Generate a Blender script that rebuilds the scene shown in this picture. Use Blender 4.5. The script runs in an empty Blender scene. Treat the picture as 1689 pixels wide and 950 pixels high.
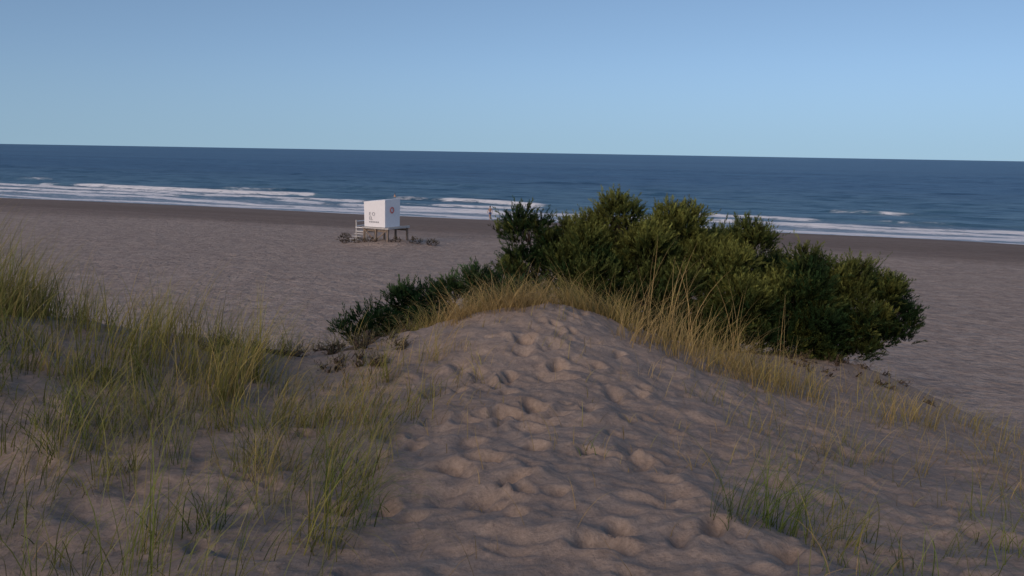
import bpy, math, numpy as np
from mathutils import Vector, Matrix
rng=np.random.default_rng(7)
S=bpy.context.scene
# ---------------- helpers
def hash2(ix,iy,seed):
    h=(ix.astype(np.int64)*374761393+iy.astype(np.int64)*668265263+seed*1442695041)&0xffffffff
    h=((h^(h>>13))*1274126177)&0xffffffff
    h=(h^(h>>16))&0xffffffff
    return h/4294967295.0
def vnoise(x,y,seed=0):
    x=np.asarray(x,float);y=np.asarray(y,float)
    ix=np.floor(x);iy=np.floor(y);fx=x-ix;fy=y-iy
    fx=fx*fx*fx*(fx*(fx*6-15)+10);fy=fy*fy*fy*(fy*(fy*6-15)+10)
    a=hash2(ix,iy,seed);b=hash2(ix+1,iy,seed);c=hash2(ix,iy+1,seed);d=hash2(ix+1,iy+1,seed)
    return (a*(1-fx)+b*fx)*(1-fy)+(c*(1-fx)+d*fx)*fy*1.0
def fbm(x,y,seed=0,o=3):
    r=0;a=1;t=0
    for i in range(o):
        ca,sa=math.cos(.7*i+.4),math.sin(.7*i+.4)
        r=r+a*(vnoise((x*ca-y*sa)*2**i,(x*sa+y*ca)*2**i,seed+i*17)-.5);t+=a;a*=.5
    return r/t*2
def sstep(a,b,x):
    t=np.clip((x-a)/(b-a),0,1);return t*t*(3-2*t)
def mesh_np(name,V,F,mats=(),smooth=True,attrs=None,parent=None):
    V=np.asarray(V,np.float32);F=np.asarray(F,np.int32);k=F.shape[1]
    m=bpy.data.meshes.new(name)
    m.vertices.add(len(V));m.vertices.foreach_set('co',V.ravel())
    m.loops.add(F.size);m.loops.foreach_set('vertex_index',F.ravel())
    m.polygons.add(len(F));m.polygons.foreach_set('loop_start',np.arange(0,F.size,k,dtype=np.int32))
    m.polygons.foreach_set('use_smooth',np.full(len(F),smooth))
    m.update(calc_edges=True)
    for an,(typ,data) in (attrs or {}).items():
        a=m.attributes.new(an,typ,'POINT')
        if typ=='FLOAT': a.data.foreach_set('value',np.asarray(data,np.float32).ravel())
        else: a.data.foreach_set('color',np.asarray(data,np.float32).ravel())
    for mt in mats:m.materials.append(mt)
    o=bpy.data.objects.new(name,m);S.collection.objects.link(o)
    if parent:o.parent=parent
    return o
def gridmesh(xs,ys,f):
    X,Y=np.meshgrid(xs,ys)
    nx,ny=len(xs),len(ys)
    i=np.arange(nx-1)[None,:]+np.arange(ny-1)[:,None]*nx
    F=np.stack([i,i+1,i+1+nx,i+nx],-1).reshape(-1,4)
    return X.ravel(),Y.ravel(),F
def graded(lo,hi,step,cap,capto,far,g=.05):
    def out(start,end_,sgn):
        r=[];p=start;st=step
        while abs(p-start)<abs(end_-start):
            d=abs(p-start)
            st=min(step+g*d,cap)if abs(p)<capto else st*1.25
            p+=sgn*st;r.append(p)
        return r
    L=out(lo,far[0],-1)[::-1];R=out(hi,far[1],1)
    return np.array(L+list(np.arange(lo,hi+1e-6,step))+[q for q in R if q>hi+step*.5])
# ---------------- coast coordinates
SN=np.array([-.3495,-.937]);SC=103.8
def s_of(x,y): return SN[0]*x+SN[1]*y+SC
# ---------------- terrain
def beach(x,y):
    s=s_of(x,y)+2.2*fbm(x/22,y/22,91,2)
    z=np.where(s<0,s*.05,1.55*(1-np.exp(-np.maximum(s,0)/16.)))
    z=z+.35*sstep(38,70,s)+.05*fbm(x/7,y/7,5,2)*sstep(8,25,s)
    return np.maximum(z,-6)
CP=np.array([(.5,11,6.62),(-.62,10.5,6.48),(-1.56,10,6.32),(-2.43,9.5,6.22),(-2.93,9,6.45),(-3.83,8.5,6.68),(-5,8.5,6.84),
(1.56,11,6.3),(2.6,10.5,5.93),(3.35,10,5.73),(4.42,9.5,5.6),(5.45,9,5.4),(0,3.8,6.56),(-2.46,4,6.48),(2.65,4.3,6.4),(0,5.5,6.45),(.2,7.5,6.40),
(-2.3,6,6.38),(-2.87,7.5,6.44),(1.95,6,6.28),(-1.6,8,6.31),(-1.8,9,6.27),(3.6,7,5.95),(.5,14,5.5),(-4,12,5.2),(-5,15,3.7),(-6,20,2.3),(-2.2,12,5.3),(-2.2,17,3.6),
(5.8,15,4.95),(3,14.5,5.3),(2.5,17,4.4),(0,16,4.8),(8.2,14,4.1),(7,11,4.8),(11,18,2.7),(6,19,3.0),(0,0,6.7),(-5,0,6.9),(5,0,6.5),(0,-6,7.1),(-10,8,6.9),(-14,6,6.8),(9,5,5.8),(13,8,4.9)])
def gen(x,y):
    u=y+.15*x
    b=beach(x,y)
    d=6.5+.5*fbm(x/14,y/14,33,2)+.02*np.clip(-y,0,60)
    w=1-sstep(9,25,u)
    return b*(1-w)+d*w
def kern(r):
    q=r*math.sqrt(5)/3.6
    return (1+q+q*q/3)*np.exp(-q)
R=np.hypot(CP[:,None,0]-CP[None,:,0],CP[:,None,1]-CP[None,:,1])
Wt=np.linalg.solve(kern(R)+1e-3*np.eye(len(CP)),CP[:,2]-gen(CP[:,0],CP[:,1]))
# foot prints
FP=[]
path=[(.55,3.2),(.5,4.2),(.62,5.0),(.5,5.8),(.2,6.6),(.25,7.5),(.5,8.4),(.6,9.4),(.75,10.5),(.8,12)]
path=np.array(path)
for i in range(85):
    t=rng.random()*(len(path)-1);k=int(t);p=path[k]*(1-t+k)+path[k+1]*(t-k)
    sp=.4 if p[1]>7 else .6
    FP.append((p[0]+rng.normal(0,sp),p[1]+rng.normal(0,.1),rng.normal(0,.6),rng.uniform(.025,.06),rng.uniform(.065,.12)))
for i in range(130):
    FP.append((rng.uniform(-1.6,3.2),rng.uniform(3,9.5),rng.uniform(-1.2,1.2),rng.uniform(.012,.045),rng.uniform(.055,.13)))
for i in range(130):
    FP.append((rng.uniform(-5,6),rng.uniform(3,9),rng.uniform(-1.5,1.5),rng.uniform(.008,.03),rng.uniform(.06,.15)))
def terrain(x,y,detail=True):
    x=np.asarray(x,float);y=np.asarray(y,float)
    z=gen(x,y)
    near=(np.abs(x)<45)&(y>-40)&(y<60)
    xn,yn=x[near],y[near]
    add=np.zeros(len(xn))
    for c,w in zip(CP,Wt): add+=w*kern(np.hypot(xn-c[0],yn-c[1]))
    z[near]+=add
    # mound under the lifeguard hut
    z=z+.42*np.exp(-(((x+9.3)/2.8)**2+((y-65.6)/2.2)**2))*(1+.6*fbm(x*1.2,y*1.2,8,3))
    if detail:
        m=(np.abs(x)<16)&(y>-4)&(y<24)
        xn,yn=x[m],y[m]
        f=1-sstep(13,22,yn)
        tr=np.exp(-((xn-.6)/2.4)**2)*(1-sstep(8,11,yn))
        wx=xn+.1*fbm(xn*2.7,yn*2.7,61,3);wy=yn+.1*fbm(xn*2.7,yn*2.7,63,3)
        a=.08*fbm(xn/1.3,yn/1.3,41,2)+.045*fbm(wx*1.9,wy*1.9,43,4)+.022*fbm(xn*7,yn*7,47,3)
        a+=tr*(.05*fbm(wx*2.1,wy*2.4,51,4))
        d=np.zeros(len(xn))
        for fx,fy,an,dp,r in FP:
            q=(np.abs(xn-fx)<.45)&(np.abs(yn-fy)<.45)
            ca,sa=math.cos(an),math.sin(an)
            dx=wx[q]-fx;dy=wy[q]-fy
            u=(dx*ca-dy*sa)/(r*.72);v=(dx*sa+dy*ca)/(r*1.2)
            rr=np.sqrt(u*u+v*v)
            d[q]+=-dp*np.exp(-rr**2.6)*1.25+dp*.28*np.exp(-((rr-1.5)/.55)**2)*(1+.9*np.sin(fx*40+np.arctan2(v,u)))
        d=np.maximum(d,-.09)
        z[m]+=(a+d)*f
    return z
def zat(x,y): return terrain(np.atleast_1d(np.asarray(x,float)),np.atleast_1d(np.asarray(y,float)))
xs=graded(-5.5,6.5,.022,.9,170,(-3500,3500),.03)
ys=graded(2.9,12.5,.022,.8,180,(-900,1800),.03)
X,Y,F=gridmesh(xs,ys,None)
Z=terrain(X,Y)
print('ground',len(X))
# ---------------- material helpers
def mat(name):
    m=bpy.data.materials.new(name);m.use_nodes=True
    nt=m.node_tree;b=nt.nodes['Principled BSDF'];return m,nt,b
def N(nt,t,**k):
    n=nt.nodes.new(t)
    for a,v in k.items():
        setattr(n,a,v)
    return n
def ramp(nt,src,stops):
    r=N(nt,'ShaderNodeValToRGB');e=r.color_ramp.elements
    while len(e)<len(stops):e.new(.5)
    for i,(p,c) in enumerate(stops):
        e[i].position=p;e[i].color=(c[0],c[1],c[2],1) if hasattr(c,'__len__') else (c,c,c,1)
    nt.links.new(src,r.inputs[0]);return r.outputs[0]
def noise(nt,vec,scale,detail=3,rough=.55,dist=0):
    n=N(nt,'ShaderNodeTexNoise');n.inputs['Scale'].default_value=scale;n.inputs['Detail'].default_value=detail
    n.inputs['Roughness'].default_value=rough;n.inputs['Distortion'].default_value=dist
    nt.links.new(vec,n.inputs['Vector']);return n.outputs['Fac']
def mix(nt,f,a,b,blend='MIX'):
    n=N(nt,'ShaderNodeMix',data_type='RGBA',blend_type=blend)
    for s,v in ((n.inputs[0],f),(n.inputs[6],a),(n.inputs[7],b)):
        if isinstance(v,bpy.types.NodeSocket):nt.links.new(v,s)
        else:
            s.default_value=v if not hasattr(v,'__len__') else (v[0],v[1],v[2],1)
    return n.outputs[2]
def mth(nt,op,a,b=None,clamp=False):
    n=N(nt,'ShaderNodeMath',operation=op);n.use_clamp=clamp
    for i,v in enumerate((a,b)):
        if v is None:continue
        if isinstance(v,bpy.types.NodeSocket):nt.links.new(v,n.inputs[i])
        else:n.inputs[i].default_value=v
    return n.outputs[0]
def maprange(nt,v,a,b,c=0,d=1):
    n=N(nt,'ShaderNodeMapRange',interpolation_type='SMOOTHSTEP');nt.links.new(v,n.inputs[0])
    for i,q in enumerate((a,b,c,d)):n.inputs[i+1].default_value=q
    return n.outputs[0]
def bump(nt,h,st,dist,prev=None):
    n=N(nt,'ShaderNodeBump');n.inputs['Strength'].default_value=st;n.inputs['Distance'].default_value=dist
    nt.links.new(h,n.inputs['Height'])
    if prev:nt.links.new(prev,n.inputs['Normal'])
    return n.outputs[0]
# sand
sand,nt,b=mat('sand')
pos=N(nt,'ShaderNodeNewGeometry').outputs['Position']
dt=N(nt,'ShaderNodeVectorMath',operation='DOT_PRODUCT');nt.links.new(pos,dt.inputs[0]);dt.inputs[1].default_value=(SN[0],SN[1],0)
sd=mth(nt,'ADD',dt.outputs['Value'],SC)
mp=N(nt,'ShaderNodeMapping');mp.inputs['Rotation'].default_value=(0,0,math.radians(20.5));nt.links.new(pos,mp.inputs[0])
mp2=N(nt,'ShaderNodeMapping');mp2.inputs['Scale'].default_value=(.12,1,1);nt.links.new(mp.outputs[0],mp2.inputs[0])
n1=noise(nt,pos,.5,4);n2=noise(nt,pos,5,5,.6);n3=noise(nt,pos,30,5,.8);nst=noise(nt,mp2.outputs[0],.16,5,.6,.3)
c=ramp(nt,n1,[(.3,(.275,.212,.168)),(.7,(.345,.273,.22))])
c=mix(nt,.5,c,ramp(nt,n2,[(.3,(.235,.18,.145)),(.72,(.39,.31,.25))]))
c=mix(nt,.5,c,ramp(nt,n3,[(.33,(.5,.48,.46)),(.67,(1.4,1.4,1.4))]),'MULTIPLY')
sy=N(nt,'ShaderNodeSeparateXYZ');nt.links.new(pos,sy.inputs[0])
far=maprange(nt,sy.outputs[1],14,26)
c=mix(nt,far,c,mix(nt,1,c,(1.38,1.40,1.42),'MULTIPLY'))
ntr=noise(nt,pos,1.3,6,.7,.5)
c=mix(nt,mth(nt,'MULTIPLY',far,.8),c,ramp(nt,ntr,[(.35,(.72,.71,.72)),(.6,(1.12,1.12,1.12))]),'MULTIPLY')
sw=mth(nt,'ADD',sd,mth(nt,'MULTIPLY',mth(nt,'SUBTRACT',nst,.5),26))
band=mth(nt,'MULTIPLY',maprange(nt,sw,2,8),mth(nt,'SUBTRACT',1,maprange(nt,sw,26,40)))
c=mix(nt,mth(nt,'MULTIPLY',band,mth(nt,'ADD',.5,mth(nt,'MULTIPLY',nst,.5))),c,(.15,.105,.078))
wet=mth(nt,'SUBTRACT',1,maprange(nt,sw,-2,9))
c=mix(nt,mth(nt,'MULTIPLY',wet,.8),c,(.13,.10,.085))
nt.links.new(c,b.inputs['Base Color'])
nt.links.new(maprange(nt,wet,0,1,.95,.45),b.inputs['Roughness'])
b.inputs['Specular IOR Level'].default_value=.2
nb1=noise(nt,pos,2.1,5,.65,.4);nb2=noise(nt,pos,.55,3,.5)
dry=maprange(nt,sd,14,45)
h1=mth(nt,'MULTIPLY',mth(nt,'ADD',nb1,mth(nt,'MULTIPLY',nb2,.8)),dry)
p=bump(nt,mth(nt,'MULTIPLY',h1,far),1,.34)
p=bump(nt,n2,.5,.05,p);p=bump(nt,n3,.7,.014,p)
nt.links.new(p,b.inputs['Normal'])
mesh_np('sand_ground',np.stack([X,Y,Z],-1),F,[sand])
# ---------------- ocean
ts=graded(-130,150,.9,3.,400,(-16000,16000),.02)
os_=graded(-3,46,.3,2.2,420,(-30,26000),.02)
T,O,F=gridmesh(ts,os_,None)
tdir=np.array([.937,-.3495])
foot=np.array([0,103.8/.937])
WX=foot[0]+T*tdir[0]-SN[0]*O;WY=foot[1]+T*tdir[1]-SN[1]*O
Zs=np.zeros_like(T);foam=np.zeros_like(T)
def breaker(off,amp,w,slope,seed,foamy,thr,seg=30,wob=1):
    global Zs,foam
    c=off-slope*np.clip(T,-150,150)+w*3.3*wob*fbm(T/38,T*0+seed,seed,4)
    mod=sstep(thr-.2,thr+.2,fbm(T/seg,T*0+3.3,seed+5,3))
    ww=w*(.55+.9*vnoise(T/9,T*0,seed+9))
    d=O-c
    prof=np.where(d<0,np.exp(-(d/(w*.45))**2),np.exp(-(d/(w*1.3))**2))
    Zs+=amp*(.35+.65*mod)*prof
    fm=np.where(d<0,np.exp(-(d/(ww*1.6))**2),np.exp(-(d/(ww*.5))**2))
    foam=np.maximum(foam,foamy*mod*fm)
breaker(30,.6,2.0,.09,11,1.05,-.2,22)
breaker(23,.34,1.8,.07,12,1.0,-.15,18)
breaker(16,.26,1.8,.05,22,1.05,-.35,20,1.3)
breaker(10,.2,1.8,.03,13,1.1,-.45,22,1.3)
breaker(5,.1,1.6,.0,14,1.1,-.8,25)
breaker(44,.5,2.4,.09,15,.7,.3,18)
breaker(60,.5,3.4,.05,16,0,.4,14)
breaker(80,.5,3.8,.05,17,.4,.6,14)
breaker(104,.5,4.4,.05,18,0,0)
breaker(135,.5,5,.05,19,0,0)
foam=np.maximum(foam,.6*sstep(1,4,O)*(1-sstep(14,34,O)))
foam=np.maximum(foam,1.0*np.exp(-((O-.2)/1.3)**2))
damp=sstep(1,9,O)
Zs=Zs*sstep(.5,4,O)+damp*(.06*fbm(T/2.2,O/1.1,21,3)+sstep(30,60,O)*.3*fbm(T/9,O/4,23,3))*(1-sstep(350,700,O))
Zs=np.where(O>700,0,Zs)
sea,nt,b=mat('sea_water')
pos=N(nt,'ShaderNodeNewGeometry').outputs['Position']
dt=N(nt,'ShaderNodeVectorMath',operation='DOT_PRODUCT');nt.links.new(pos,dt.inputs[0]);dt.inputs[1].default_value=(-SN[0],-SN[1],0)
od=mth(nt,'SUBTRACT',dt.outputs['Value'],SC)
mp=N(nt,'ShaderNodeMapping');mp.inputs['Rotation'].default_value=(0,0,math.radians(20.5));nt.links.new(pos,mp.inputs[0])
def an(sx,sy_):
    m=N(nt,'ShaderNodeMapping');m.inputs['Scale'].default_value=(sx,sy_,1);nt.links.new(mp.outputs[0],m.inputs[0]);return m.outputs[0]
na=noise(nt,an(.012,.05),1,6,.7,.4);nb=noise(nt,an(.09,.3),1,6,.7,.3);nc=noise(nt,an(.9,2.2),1,5,.65);nf=noise(nt,an(.0015,.009),1,8,.75)
c=ramp(nt,na,[(.35,(.020,.070,.150)),(.65,(.055,.145,.25))])
c=mix(nt,.5,c,ramp(nt,nb,[(.38,(.010,.050,.120)),(.62,(.080,.180,.29))]))
c=mix(nt,.75,c,ramp(nt,nf,[(.35,(.6,.65,.72)),(.65,(1.4,1.35,1.25))]),'MULTIPLY')
sh=mth(nt,'SUBTRACT',1,maprange(nt,od,20,200))
c=mix(nt,mth(nt,'MULTIPLY',sh,.7),c,mix(nt,maprange(nt,nb,.38,.62),(.035,.11,.165),(.16,.28,.34)))
sh2=mth(nt,'SUBTRACT',1,maprange(nt,od,2,28))
c=mix(nt,mth(nt,'MULTIPLY',sh2,.65),c,(.27,.33,.38))  # pale inshore strip: calm water's sky reflection painted into the base colour
at=N(nt,'ShaderNodeAttribute',attribute_name='foam')
fn=noise(nt,an(.35,1.2),1,8,.75,.6)
fm=mth(nt,'ADD',at.outputs['Fac'],mth(nt,'MULTIPLY',mth(nt,'SUBTRACT',fn,.5),2.2))
fmask=maprange(nt,fm,.5,1.0)
c=mix(nt,fmask,c,(.78,.79,.80))
nt.links.new(c,b.inputs['Base Color'])
nt.links.new(mth(nt,'ADD',.38,mth(nt,'MULTIPLY',fmask,.5)),b.inputs['Roughness'])
b.inputs['Specular IOR Level'].default_value=.22;b.inputs['IOR'].default_value=1.33
p=bump(nt,nb,.8,.8);p=bump(nt,nc,.8,.18,p);nt.links.new(p,b.inputs['Normal'])
mesh_np('ocean',np.stack([WX,WY,Zs],-1),F,[sea],attrs={'foam':('FLOAT',foam)})
# ---------------- leaf material
def leafmat(name,rough=.6,trans=.25):
    m,nt,b=mat(name)
    a=N(nt,'ShaderNodeAttribute',attribute_name='col')
    pos=N(nt,'ShaderNodeNewGeometry').outputs['Position']
    n=noise(nt,pos,9,2)
    c=mix(nt,.5,a.outputs['Color'],ramp(nt,n,[(.3,(.6,.6,.6)),(.7,(1.4,1.4,1.4))]),'MULTIPLY')
    nt.links.new(c,b.inputs['Base Color']);b.inputs['Roughness'].default_value=rough;b.inputs['Specular IOR Level'].default_value=.12
    tr=N(nt,'ShaderNodeBsdfTranslucent');nt.links.new(c,tr.inputs[0])
    ms=N(nt,'ShaderNodeMixShader');ms.inputs[0].default_value=trans
    nt.links.new(b.outputs[0],ms.inputs[1]);nt.links.new(tr.outputs[0],ms.inputs[2])
    nt.links.new(ms.outputs[0],nt.nodes['Material Output'].inputs[0])
    return m
foliage=leafmat('tamarisk_foliage',.6,.35);grassm=leafmat('dune_grass_blades',.6,.3)
bark,nt,b=mat('bark');b.inputs['Base Color'].default_value=(.075,.05,.035,1);b.inputs['Roughness'].default_value=.9
pp=N(nt,'ShaderNodeNewGeometry').outputs['Position'];nt.links.new(ramp(nt,noise(nt,pp,14,4),[(.3,(.04,.028,.02)),(.7,(.12,.085,.06))]),b.inputs['Base Color'])
def norm(v): return v/np.maximum(np.linalg.norm(v,axis=-1,keepdims=True),1e-9)
def plumes(P,D,L,col,nleaf,leafL,leafW,r,spread=.5):
    n=len(P)
    D=norm(D);t=np.linspace(.08,1,nleaf)[None,:,None]
    droop=np.array([0,0,-.25])
    C=P[:,None]+D[:,None]*t*L[:,None,None]+droop*(t**2)*L[:,None,None]*.5
    rd=norm(r.normal(size=(n,nleaf,3)))
    ax=norm(rd*spread+D[:,None]*.9)
    ll=leafL*(1.2-.6*t[...,0])*r.uniform(.7,1.3,(n,nleaf))
    side=norm(np.cross(ax,norm(r.normal(size=(n,nleaf,3)))))*leafW
    a=C;bb=C+ax*ll[...,None]
    mid=(a+bb)/2
    V=np.stack([a,mid+side,bb,mid-side],2).reshape(-1,3)
    F=np.arange(len(V)).reshape(-1,4)
    cc=col[:,None,:]*(.6+.7*t)*r.uniform(.8,1.2,(n,nleaf,1))
    cc=np.repeat(cc.reshape(-1,3),4,0);cc=np.concatenate([cc,np.ones((len(cc),1))],1)
    return V,F,cc
def tube(pts,rad,k=6):
    pts=np.array(pts,float);rad=np.array(rad);n=len(pts)
    tn=norm(np.gradient(pts,axis=0));up=np.array([.3,.2,1.]);s=norm(np.cross(tn,up));u=norm(np.cross(s,tn))
    an_=np.linspace(0,2*np.pi,k,endpoint=False)
    V=(pts[:,None]+rad[:,None,None]*(np.cos(an_)[None,:,None]*s[:,None]+np.sin(an_)[None,:,None]*u[:,None])).reshape(-1,3)
    F=[(i*k+j,i*k+(j+1)%k,(i+1)*k+(j+1)%k,(i+1)*k+j) for i in range(n-1) for j in range(k)]
    return V,np.array(F)
def join(parts):
    Vs=[];Fs=[];o=0
    for V,F in parts:
        Vs.append(V);Fs.append(F+o);o+=len(V)
    return np.concatenate(Vs),np.concatenate(Fs)
def empty(name,loc=(0,0,0)):
    e=bpy.data.objects.new(name,None);e.location=loc;S.collection.objects.link(e);return e
def make_bush(name,clumps,roots,dens,seed,leafL=.085,leafW=.0068,nleaf=22,plen=(.2,.42),colA=(.034,.070,.024),colB=(.27,.285,.075),sub_n=9):
    r=np.random.default_rng(seed);e=empty(name)
    Ps=[];Ds=[];Ls=[];Cs=[];br=[]
    roots=np.array(roots,float)
    allc=[]
    for (x,y,z,R_,li) in clumps:
        allc.append((x,y,z,R_*.76,li-.1,True))
        for j in range(sub_n if R_>.3 else 0):   # smaller tufts breaking up the outline
            d=norm(r.normal(size=3)*np.array([1,1,.8])+np.array([0,-.25,.4]))
            q=np.array([x,y,z])+d*R_*r.uniform(.55,.92)
            allc.append((q[0],q[1],q[2],R_*r.uniform(.18,.42),li+r.uniform(-.3,.4),False))
    for (x,y,z,R_,li,main) in allc:
        k=int(dens*R_*R_*12.6*(1 if main else 1.25))
        d=norm(r.normal(size=(k,3)));d[:,2]=np.where(d[:,2]<-.45,-d[:,2]*.6,d[:,2]);d=norm(d)
        lump=1+.35*fbm(d[:,0]*2.2+x,d[:,1]*2.2+d[:,2]*1.7+z,3,2)
        rad=R_*lump*np.where(r.random(k)<.7,r.uniform(.7,.98,k),r.uniform(.2,.75,k))
        P=np.array([x,y,z])+d*rad[:,None]*np.array([1.02,1.1,.95])
        D=d*.7+np.array([0,0,.7])+r.normal(0,.22,(k,3))
        sub=fbm(P[:,0]*1.6,P[:,2]*1.8+P[:,1],9,2)
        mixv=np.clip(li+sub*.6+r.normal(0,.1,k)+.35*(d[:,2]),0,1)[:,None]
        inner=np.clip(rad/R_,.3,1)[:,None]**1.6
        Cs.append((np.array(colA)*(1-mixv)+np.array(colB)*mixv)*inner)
        L=r.uniform(plen[0],plen[1],k)*min(1,.6+R_)
        L=np.where(r.random(k)<.08,L*1.45,L)
        Ps.append(P);Ds.append(D);Ls.append(L)
        if not main: continue
        c=np.array([x,y,z]);q=roots[np.argmin(np.linalg.norm(roots[:,:2]-c[:2],axis=1))]
        m1=q*.6+c*.4+np.array([r.normal(0,.1),r.normal(0,.1),-.12])
        m2=q*.25+c*.75+np.array([r.normal(0,.08),r.normal(0,.08),-.05])
        br.append(tube([q-np.array([0,0,.15]),m1,m2,c],[.06*min(1,R_+.4),.045,.03,.012]))
        for j in range(9):
            dd=norm(r.normal(size=3)+np.array([0,0,.5]));en=c+dd*R_*.95
            br.append(tube([m2*.3+c*.7,(c+en)/2+r.normal(0,.04,3),en],[.016,.009,.003],4))
    V,F,C=plumes(np.concatenate(Ps),np.concatenate(Ds),np.concatenate(Ls),np.concatenate(Cs),nleaf,leafL,leafW,r)
    print(name,len(F))
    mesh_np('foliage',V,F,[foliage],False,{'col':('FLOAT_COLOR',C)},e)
    V,F=join(br);mesh_np('branches',V,F,[bark],True,None,e)
    return e
big=[(.2,14.8,7.14,.40,.1),(1.75,15,7.36,.42,.6),(1.3,15,7.02,.45,.4),(2.7,15,7.17,.46,.75),(4.05,15,6.88,.44,.5),(.97,14.8,6.75,.58,.3),(2.2,14.7,6.7,.64,.6),(3.33,14.8,6.55,.64,.75),
(4.97,15,6.5,.40,.35),(5.75,15,6.3,.5,.4),(6.4,15.1,5.95,.46,.25),(4.7,14.6,6.05,.7,.35),(5.75,14.8,5.75,.58,.2),(3.64,14.4,5.95,.7,.4),(1.1,14.5,6.35,.62,.15),(2.3,14.4,6.05,.74,.25),
(.25,14.6,6.5,.45,.0),(5.0,14.6,5.55,.6,.05),(3.0,16.2,6.4,.8,.4),(4.8,16,6.0,.8,.3),(1.5,16,6.4,.75,.3),(3.6,15.6,6.7,.5,.5),(6.75,15.2,5.6,.36,.1),(4.2,14.5,5.4,.6,.0),
(5.6,14.9,5.3,.5,.0),(6.35,15.1,5.35,.42,.05),(4.9,14.7,5.2,.5,-.1),(3.4,14.5,5.5,.55,.0),(2.6,14.6,5.5,.6,.0),(1.4,14.6,5.8,.6,.0),(5.3,15.6,5.6,.7,.05)]
make_bush('tamarisk_bush',big,[(1.6,15.2,float(zat(1.6,15.2)[0])),(3.4,15.3,float(zat(3.4,15.3)[0])),(5.2,15.1,float(zat(5.2,15.1)[0]))],100,3)
low=[(-.5,14,6.3,.34,.1),(-.95,14,6.1,.32,.15),(-1.3,14,6.12,.28,.15),(-1.75,14,5.98,.32,.15),(-2.3,14,5.70,.28,.1),(-2.65,14,5.58,.2,.1),(0.05,14,6.1,.42,.05),(-2.0,13.8,5.6,.34,.0),(-1.2,13.8,5.8,.38,.0),(-.3,13.8,5.9,.42,.0),(-1.6,13.9,5.7,.34,.0),(-2.4,13.9,5.45,.28,.0)]
make_bush('tamarisk_bush',low,[(-.4,14,float(zat(-.4,14)[0])),(-1.6,14,float(zat(-1.6,14)[0]))],120,5,colA=(.025,.065,.025),colB=(.11,.18,.06),plen=(.16,.4),sub_n=5)
cr=[]
r=np.random.default_rng(21)
for i in range(46):
    x=r.uniform(-3.1,-1.2);y=r.uniform(8.8,11);cr.append((x,y,float(zat(x,y)[0])+.0,r.uniform(.07,.15),r.uniform(0,.8)))
make_bush('creeping_dune_shrub',cr,[(-2.2,10,float(zat(-2.2,10)[0]))],130,8,leafL=.035,leafW=.003,nleaf=9,plen=(.08,.26),colA=(.12,.12,.06),colB=(.28,.24,.14))
cr=[]
for i in range(44):
    x=r.uniform(3.6,6.6);y=r.uniform(12.6,14.6);cr.append((x,y,float(zat(x,y)[0])-.02,r.uniform(.06,.15),r.uniform(0,.8)))
make_bush('dry_brush',cr,[(5.2,13.8,float(zat(5.2,13.8)[0]))],50,9,leafL=.045,leafW=.003,nleaf=9,plen=(.08,.24),colA=(.18,.13,.085),colB=(.32,.24,.14))
# ---------------- grass
def blades(bx,by,L,azi,lean,col,width,r,seg=7,bz=None):
    n=len(bx)
    bz=zat(bx,by)-.015
    t=np.linspace(0,1,seg)
    th0=lean[:,None]*.35;th=th0+lean[:,None]*1.25*(t[None]**1.3)
    dl=L[:,None]/(seg-1)
    hx=np.cumsum(np.sin(th)*dl,1);hz=np.cumsum(np.cos(th)*dl,1)
    hx=np.concatenate([np.zeros((n,1)),hx[:,:-1]],1);hz=np.concatenate([np.zeros((n,1)),hz[:,:-1]],1)
    wob=azi[:,None]+r.normal(0,.25,(n,1))*t[None]
    C=np.stack([bx[:,None]+hx*np.cos(wob),by[:,None]+hx*np.sin(wob),bz[:,None]+hz],-1)
    fa=azi+np.pi/2+r.normal(0,.6,n)
    sd_=np.stack([np.cos(fa),np.sin(fa),np.zeros(n)],-1)
    w=width[:,None]*(1-t[None]**1.6*.92)
    V=np.stack([C-sd_[:,None]*w[...,None],C+sd_[:,None]*w[...,None]],2).reshape(-1,3)
    base=np.arange(n)[:,None]*seg*2+np.arange(seg-1)[None]*2
    F=np.stack([base,base+1,base+3,base+2],-1).reshape(-1,4)
    straw=np.array([.46,.34,.14])
    tt=(t[None,:,None]**2)*r.uniform(0,.7,(n,1,1))
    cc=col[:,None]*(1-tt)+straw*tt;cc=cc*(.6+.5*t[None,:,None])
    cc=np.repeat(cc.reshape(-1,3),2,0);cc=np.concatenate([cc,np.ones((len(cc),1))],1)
    return V,F,cc
GREEN=np.array([.14,.20,.04]);YG=np.array([.30,.28,.07]);STRAW=np.array([.54,.38,.16]);GREY=np.array([.15,.18,.08])
G=[]
def region(ntuft,xr,yr,bl,Lr,cols,lean=(.2,.9),spread=.07,az=0.2,azs=1.1,w=.0034,r=None,mask=None):
    r=r or rng
    tx=r.uniform(*xr,ntuft);ty=r.uniform(*yr,ntuft)
    if mask is not None:
        k=mask(tx,ty);tx=tx[k];ty=ty[k]
    for x,y in zip(tx,ty):
        n=max(2,int(r.uniform(.4,1.6)*bl))
        p=r.dirichlet(np.ones(len(cols))*1.0)@np.array(cols)
        ta=r.normal(az,azs)
        hs=r.uniform(.5,1.25);lb=r.uniform(-.1,.35)
        G.append((x+r.normal(0,spread,n),y+r.normal(0,spread,n),r.uniform(*Lr,n)*hs,r.normal(ta,.7,n),np.abs(r.uniform(*lean,n)+lb),p*r.uniform(.7,1.3,(n,1)),w*r.uniform(.6,1.3,n)))
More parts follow.
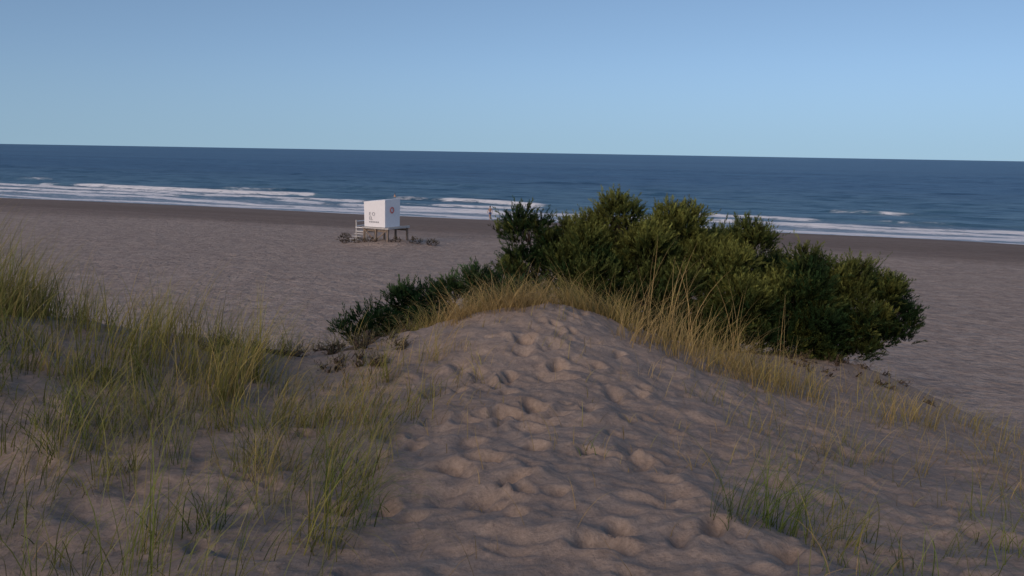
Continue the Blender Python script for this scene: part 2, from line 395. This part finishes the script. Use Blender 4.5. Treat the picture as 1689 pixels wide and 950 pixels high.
# left bank tall
region(80,(-6.8,-4.9),(7.2,9.6),24,(.5,1.2),[GREEN,YG,STRAW],(.2,1.0),.1)
region(46,(-5.2,-4.0),(7.2,9.6),20,(.4,.85),[GREEN,YG,STRAW],(.2,1.1),.1)
region(14,(-4.2,-3.7),(7.2,9.0),9,(.25,.5),[GREEN,YG,STRAW],(.2,1.1),.09)
region(62,(-3.7,-2.35),(7.0,9.2),20,(.4,.9),[GREEN,YG,YG,STRAW],(.2,1.1),.09)
region(60,(-11,-6.4),(7,11),22,(.4,1.0),[GREEN,YG],(.2,1.))
region(60,(-5.2,-2.6),(5.4,7.4),15,(.35,.8),[GREEN,GREY,YG],(.4,1.4),.09)
# left foreground
region(120,(-3.4,-.8),(3.2,6.8),13,(.35,.9),[GREEN,GREEN,GREY,YG,STRAW],(.5,1.7),.08,w=.0026)
region(34,(-2.9,-1.1),(6.4,8.4),13,(.3,.6),[YG,STRAW,GREEN],(.4,1.3),.08)
region(34,(-1.8,-.3),(6.2,9.8),8,(.25,.55),[STRAW,YG],(.4,1.4),.09)
# crest dry grass
region(90,(-1.3,1.6),(11.0,11.9),26,(.35,.8),[STRAW,STRAW,YG],(.6,1.6),.1,3.0,1.1)
region(40,(-.7,.6),(10.2,11.0),20,(.25,.55),[STRAW,STRAW],(.7,1.6),.1,-1.2,.9)
region(36,(-2.6,-.9),(10.4,12.2),14,(.3,.6),[GREEN,YG,STRAW],(.3,1.2))
# right flank golden
region(75,(1.4,3.5),(9.5,11.9),19,(.35,.9),[STRAW,STRAW,YG],(.25,1.4),.12,.4,1.5)
region(16,(1.6,3.3),(10,11.5),4,(.9,1.25),[STRAW],(.05,.4),.08,.2,1.)
region(34,(3.2,4.8),(9.0,12),9,(.3,.6),[STRAW,YG],(.2,1.2),.1)
# right sparse
region(120,(1.8,6.4),(5.2,9.8),7,(.2,.5),[STRAW,YG,GREY],(.4,1.5),.1,w=.0028)
region(60,(4.8,9),(8.5,13.5),9,(.25,.5),[STRAW,YG],(.3,1.3),.12)
region(56,(1.3,3.6),(3.4,5.4),8,(.25,.6),[GREEN,YG,GREY],(.5,1.6),.08,w=.0026)
region(60,(-1,2.4),(5.5,10),3,(.12,.35),[STRAW,YG],(.3,1.4),w=.0028)
n=520;G.append((rng.uniform(-3.5,5.5,n),rng.uniform(3.6,10.5,n),rng.uniform(.15,.5,n),rng.uniform(0,6.28,n),rng.uniform(1.2,1.55,n),STRAW*rng.uniform(.5,1.0,(n,1)),.002*rng.uniform(.6,1.3,n)))
for x,y,n,L,c in [(1.42,4.75,34,.75,GREEN),(1.6,4.85,30,.8,GREEN),(1.25,4.7,24,.8,GREY),(1.75,4.6,18,.6,YG),(-.95,5.0,34,.7,YG),(-1.05,4.9,30,.85,GREEN),(-.85,4.6,30,.75,GREEN),(-1.45,6.9,30,.55,YG),(-1.2,6.7,24,.6,STRAW),(-1.6,4.5,26,.7,GREEN),(-.95,4.2,30,.65,YG),(.55,5.9,7,.25,GREEN)]:
    G.append((x+rng.normal(0,.07,n),y+rng.normal(0,.07,n),rng.uniform(.5,1,n)*L,rng.normal(.1,1.2,n),rng.uniform(.6,1.75,n),c*rng.uniform(.75,1.25,(n,1)),.0028*rng.uniform(.6,1.3,n)))
cat=[np.concatenate([g[i] for g in G]) for i in range(7)]
V,F,C=blades(*cat[:6],cat[6],rng)
print('blades',len(cat[0]))
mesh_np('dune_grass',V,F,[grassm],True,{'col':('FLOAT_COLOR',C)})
# ---------------- lifeguard hut
def simple(name,col,rough=.6,var=.12,sc=6):
    m,nt,b=mat(name);tc=N(nt,'ShaderNodeTexCoord').outputs['Object']
    n=noise(nt,tc,sc,4)
    lo=[q*(1-var) for q in col];hi=[min(1,q*(1+var)) for q in col]
    nt.links.new(ramp(nt,n,[(.3,lo),(.7,hi)]),b.inputs['Base Color']);b.inputs['Roughness'].default_value=rough;return m
white=simple('white_paint',(.84,.84,.85),.5,.03);wood=simple('weathered_wood',(.22,.17,.13),.8,.3);greyw=simple('pale_timber',(.5,.48,.45),.7,.15)
dark=simple('grey_lettering',(.33,.34,.37),.7);red=simple('red_paint',(.6,.16,.15),.6);glass=simple('dark_opening',(.03,.03,.035),.4)
hx,hy=-9.75,66.;hz=float(terrain(np.array([hx]),np.array([hy]))[0])-.28
hut=empty('lifeguard_hut',(hx,hy,hz));hut.rotation_euler=(0,0,math.radians(-31))
def box(name,c,sz,m,parent,rot=(0,0,0),bev=.012):
    v=[(sx*sz[0]/2,sy*sz[1]/2,sz_*sz[2]/2) for sx in(-1,1) for sy in(-1,1) for sz_ in(-1,1)]
    f=[(0,1,3,2),(4,6,7,5),(0,4,5,1),(2,3,7,6),(0,2,6,4),(1,5,7,3)]
    me=bpy.data.meshes.new(name);me.from_pydata(v,[],f);me.materials.append(m)
    o=bpy.data.objects.new(name,me);S.collection.objects.link(o);o.parent=parent;o.location=c;o.rotation_euler=rot
    if bev:
        b=o.modifiers.new('b','BEVEL');b.width=bev;b.segments=2
    return o
W=1.95;Dp=1.72;z0=1.22
def cabin():
    a=W/2;d=Dp/2
    zt={(-1,-1):z0+1.84,(1,-1):z0+2.04,(1,1):z0+2.1,(-1,1):z0+1.9}
    v=[(-a,-d,z0),(a,-d,z0),(a,d,z0),(-a,d,z0),(-a*1.03,-d*1.03,zt[(-1,-1)]),(a*1.03,-d*1.03,zt[(1,-1)]),(a*1.03,d*1.03,zt[(1,1)]),(-a*1.03,d*1.03,zt[(-1,1)])]
    f=[(0,3,2,1),(4,5,6,7),(0,1,5,4),(1,2,6,5),(2,3,7,6),(3,0,4,7)]
    me=bpy.data.meshes.new('cabin');me.from_pydata(v,[],f);me.materials.append(white)
    o=bpy.data.objects.new('cabin',me);S.collection.objects.link(o);o.parent=hut
    b=o.modifiers.new('b','BEVEL');b.width=.015;b.segments=2
cabin()
box('cabin_door_seaward',(0.1,Dp/2+.03,z0+.85),(.7,.05,1.5),glass,hut)
box('deck',(0.15,.25,z0-.07),(2.5,2.6,.09),greyw,hut)
for i,(x,y) in enumerate([(-.95,-.9),(1.25,-.9),(-.95,1.4),(1.25,1.4),(.15,-.9),(.15,1.4)]):
    box(f'leg_{i+1}',(x,y,.4),(.13,.13,1.5),wood,hut)
box('cross_beam_front',(.15,-.80,z0-.26),(2.3,.05,.14),wood,hut);box('cross_beam_back',(.15,1.30,z0-.26),(2.3,.05,.14),wood,hut)
box('brace_front',(-.4,-.99,.65),(1.35,.04,.1),wood,hut,(0,math.radians(38),0));box('brace_front_right',(.7,-.99,.65),(1.35,.04,.1),wood,hut,(0,math.radians(-38),0))
box('landing',(-1.75,.2,.75),(1.1,1.1,.08),greyw,hut)
for i,(x,y) in enumerate([(-2.25,-.3),(-1.3,-.3),(-2.25,.7),(-1.3,.7)]):
    box(f'landing_post_{i+1}',(x,y,.72 if x<-2 else .5),(.08,.08,1.75 if x<-2 else 1.3),greyw,hut)
for z in (1.15,1.5): box('landing_rail',(-2.25,.2,z),(.06,1.08,.06),white,hut)
box('landing_rail_front',(-1.78,-.36,1.05),(1.0,.05,.06),white,hut)
for i in range(4): box(f'step_{i+1}',(-1.75,-.5-.28*i,.6-.18*i),(.85,.26,.05),greyw,hut)
box('deck_rail_right',(1.38,.25,z0+.03),(.06,2.5,.06),greyw,hut)
def text(body,size,c,rot,m,ext=.004,name='lettering'):
    cu=bpy.data.curves.new(name,'FONT');cu.body=body;cu.size=size;cu.extrude=ext
    cu.materials.append(m);o=bpy.data.objects.new(name,cu);S.collection.objects.link(o);o.parent=hut;o.location=c;o.rotation_euler=rot
rx=(math.radians(90),0,0)
text('E O',.36,(-.5,-Dp/2-.045,z0+.84),rx,dark);text('EL',.36,(-.5,-Dp/2-.04,z0+.52),rx,dark)
for i in range(6): box('small_lettering',(-.45+i*.16,-Dp/2-.02,z0+.37),(.11,.012,.1),dark,hut,bev=0)
bpy.ops.mesh.primitive_torus_add(major_radius=.19,minor_radius=.05,major_segments=32,minor_segments=8)
t=bpy.context.object;t.name='life_ring_sign';t.parent=hut;t.location=(W/2+.06,-.1,z0+1.25);t.rotation_euler=(0,math.radians(90),0);t.data.materials.append(red);t.scale=(1,1,.4)
# shrubs by the hut
for k,(x,y,R_,hh) in enumerate([(-12.9,67.5,.36,.3),(-12.3,65.3,.3,.12),(-11.3,64.8,.34,.12),(-10.4,64.6,.3,.1),(-7.2,65.2,.34,.15),(-6.0,65.4,.38,.15),(-8.6,64.6,.25,.1)]):
    z=float(terrain(np.array([x]),np.array([y]))[0])
    make_bush('beach_shrub',[(x,y,z+hh,R_,.3),(x+.35,y+.1,z+hh*.7,R_*.7,.2),(x-.3,y,z+hh*.6,R_*.6,.5)],[(x,y,z)],30,50+k,leafL=.1,leafW=.012,nleaf=9,plen=(.12,.3),colA=(.09,.07,.04),colB=(.26,.2,.10),sub_n=2)
# ---------------- people far away
skin=simple('skin',(.42,.25,.17),.6);swim=simple('swimwear',(.06,.09,.22),.7);hair=simple('hair',(.03,.02,.015),.7)
def person(x,y,z,rot,pose=0):
    e=empty('person',(x,y,z));e.rotation_euler=(0,0,rot)
    J={'pel':(0,0,.92,.13,.1),'ch':(0,0,1.25,.16,.1),'nk':(0,0,1.47,.055,.055),'hd':(0,.01,1.56,.075,.085),'ht':(0,.01,1.70,.07,.085)}
    for s,n in((1,'r'),(-1,'l')):
        st=.16*s*(1 if pose else .4)
        J['hip'+n]=(s*.1,0,.87,.1,.1);J['kn'+n]=(s*.11,st*.6,.48,.06,.06);J['an'+n]=(s*.11,st,.09,.04,.04);J['to'+n]=(s*.12,st+.17,.03,.035,.03)
        J['sh'+n]=(s*.19,0,1.4,.06,.06);J['el'+n]=(s*.26,-st*.5,1.12,.042,.042);J['wr'+n]=(s*.27,-st+.08,.88,.03,.03);J['ha'+n]=(s*.27,-st+.11,.78,.03,.02)
    E=[('pel','ch'),('ch','nk'),('nk','hd'),('hd','ht')]
    for n in 'rl':E+=[('pel','hip'+n),('hip'+n,'kn'+n),('kn'+n,'an'+n),('an'+n,'to'+n),('ch','sh'+n),('sh'+n,'el'+n),('el'+n,'wr'+n),('wr'+n,'ha'+n)]
    K=list(J);me=bpy.data.meshes.new('body');me.from_pydata([J[k][:3] for k in K],[(K.index(a),K.index(b)) for a,b in E],[])
    me.materials.append(skin);o=bpy.data.objects.new('body',me);S.collection.objects.link(o);o.parent=e
    sk=o.modifiers.new('s','SKIN')
    for i,k in enumerate(K):
        me.skin_vertices[0].data[i].radius=J[k][3:]
    me.skin_vertices[0].data[0].use_root=True
    sb=o.modifiers.new('u','SUBSURF');sb.levels=2;sb.render_levels=2
    bpy.ops.mesh.primitive_uv_sphere_add(segments=20,ring_count=12,radius=1);h=bpy.context.object;h.name='hair';h.parent=e;h.location=(0,-.015,1.69);h.scale=(.095,.105,.09);h.data.materials.append(hair)
    bpy.ops.mesh.primitive_cylinder_add(vertices=24,radius=1,depth=1);h=bpy.context.object;h.name='shorts';h.parent=e;h.location=(0,0,.84);h.scale=(.2,.15,.26);h.data.materials.append(swim)
    b=h.modifiers.new('b','BEVEL');b.width=.15;b.segments=4
person(-2.9,111.0,float(beach(np.array([-2.9]),np.array([111.0]))[0])-.0,.6,1)
person(-20.8,156,-.75,2.5,0)
# ---------------- camera, light, sky
cam=bpy.data.cameras.new('camera');co=bpy.data.objects.new('camera',cam);S.collection.objects.link(co);S.camera=co
co.matrix_world=Matrix.Translation((0,0,8.5))@Matrix.Rotation(math.radians(90-8.7),4,'X')@Matrix.Rotation(math.radians(.98),4,'Z')
cam.sensor_width=36;cam.lens=36*1463/1689;cam.clip_start=.1;cam.clip_end=60000
el=math.radians(25);rot=math.radians(213)
sdv=Vector((math.sin(rot)*math.cos(el),math.cos(rot)*math.cos(el),math.sin(el)))
sun=bpy.data.lights.new('sun','SUN');so=bpy.data.objects.new('sun',sun);S.collection.objects.link(so)
so.rotation_euler=sdv.to_track_quat('Z','Y').to_euler();sun.energy=1.65;sun.angle=math.radians(32);sun.color=(1,.73,.53)
w=bpy.data.worlds.new('World');S.world=w;w.use_nodes=True;nt=w.node_tree
sky=nt.nodes.new('ShaderNodeTexSky');sky.sky_type='NISHITA';sky.sun_disc=False;sky.sun_elevation=el;sky.sun_rotation=rot
sky.air_density=1.0;sky.dust_density=.8;sky.ozone_density=2.5
tc=nt.nodes.new('ShaderNodeTexCoord');va=nt.nodes.new('ShaderNodeVectorMath');va.operation='ADD';va.inputs[1].default_value=(0,0,.13)
vn=nt.nodes.new('ShaderNodeVectorMath');vn.operation='NORMALIZE'
nt.links.new(tc.outputs['Generated'],va.inputs[0]);nt.links.new(va.outputs[0],vn.inputs[0]);nt.links.new(vn.outputs[0],sky.inputs[0])
sp=nt.nodes.new('ShaderNodeSeparateXYZ');nt.links.new(tc.outputs['Generated'],sp.inputs[0])
hz_=maprange(nt,sp.outputs[2],-.02,.11,.6,0)
hc=mix(nt,hz_,sky.outputs[0],(2.05,3.15,4.1))
nt.links.new(hc,nt.nodes['Background'].inputs[0]);nt.nodes['Background'].inputs[1].default_value=.12
S.view_settings.view_transform='Standard';S.view_settings.look='None';S.view_settings.exposure=0
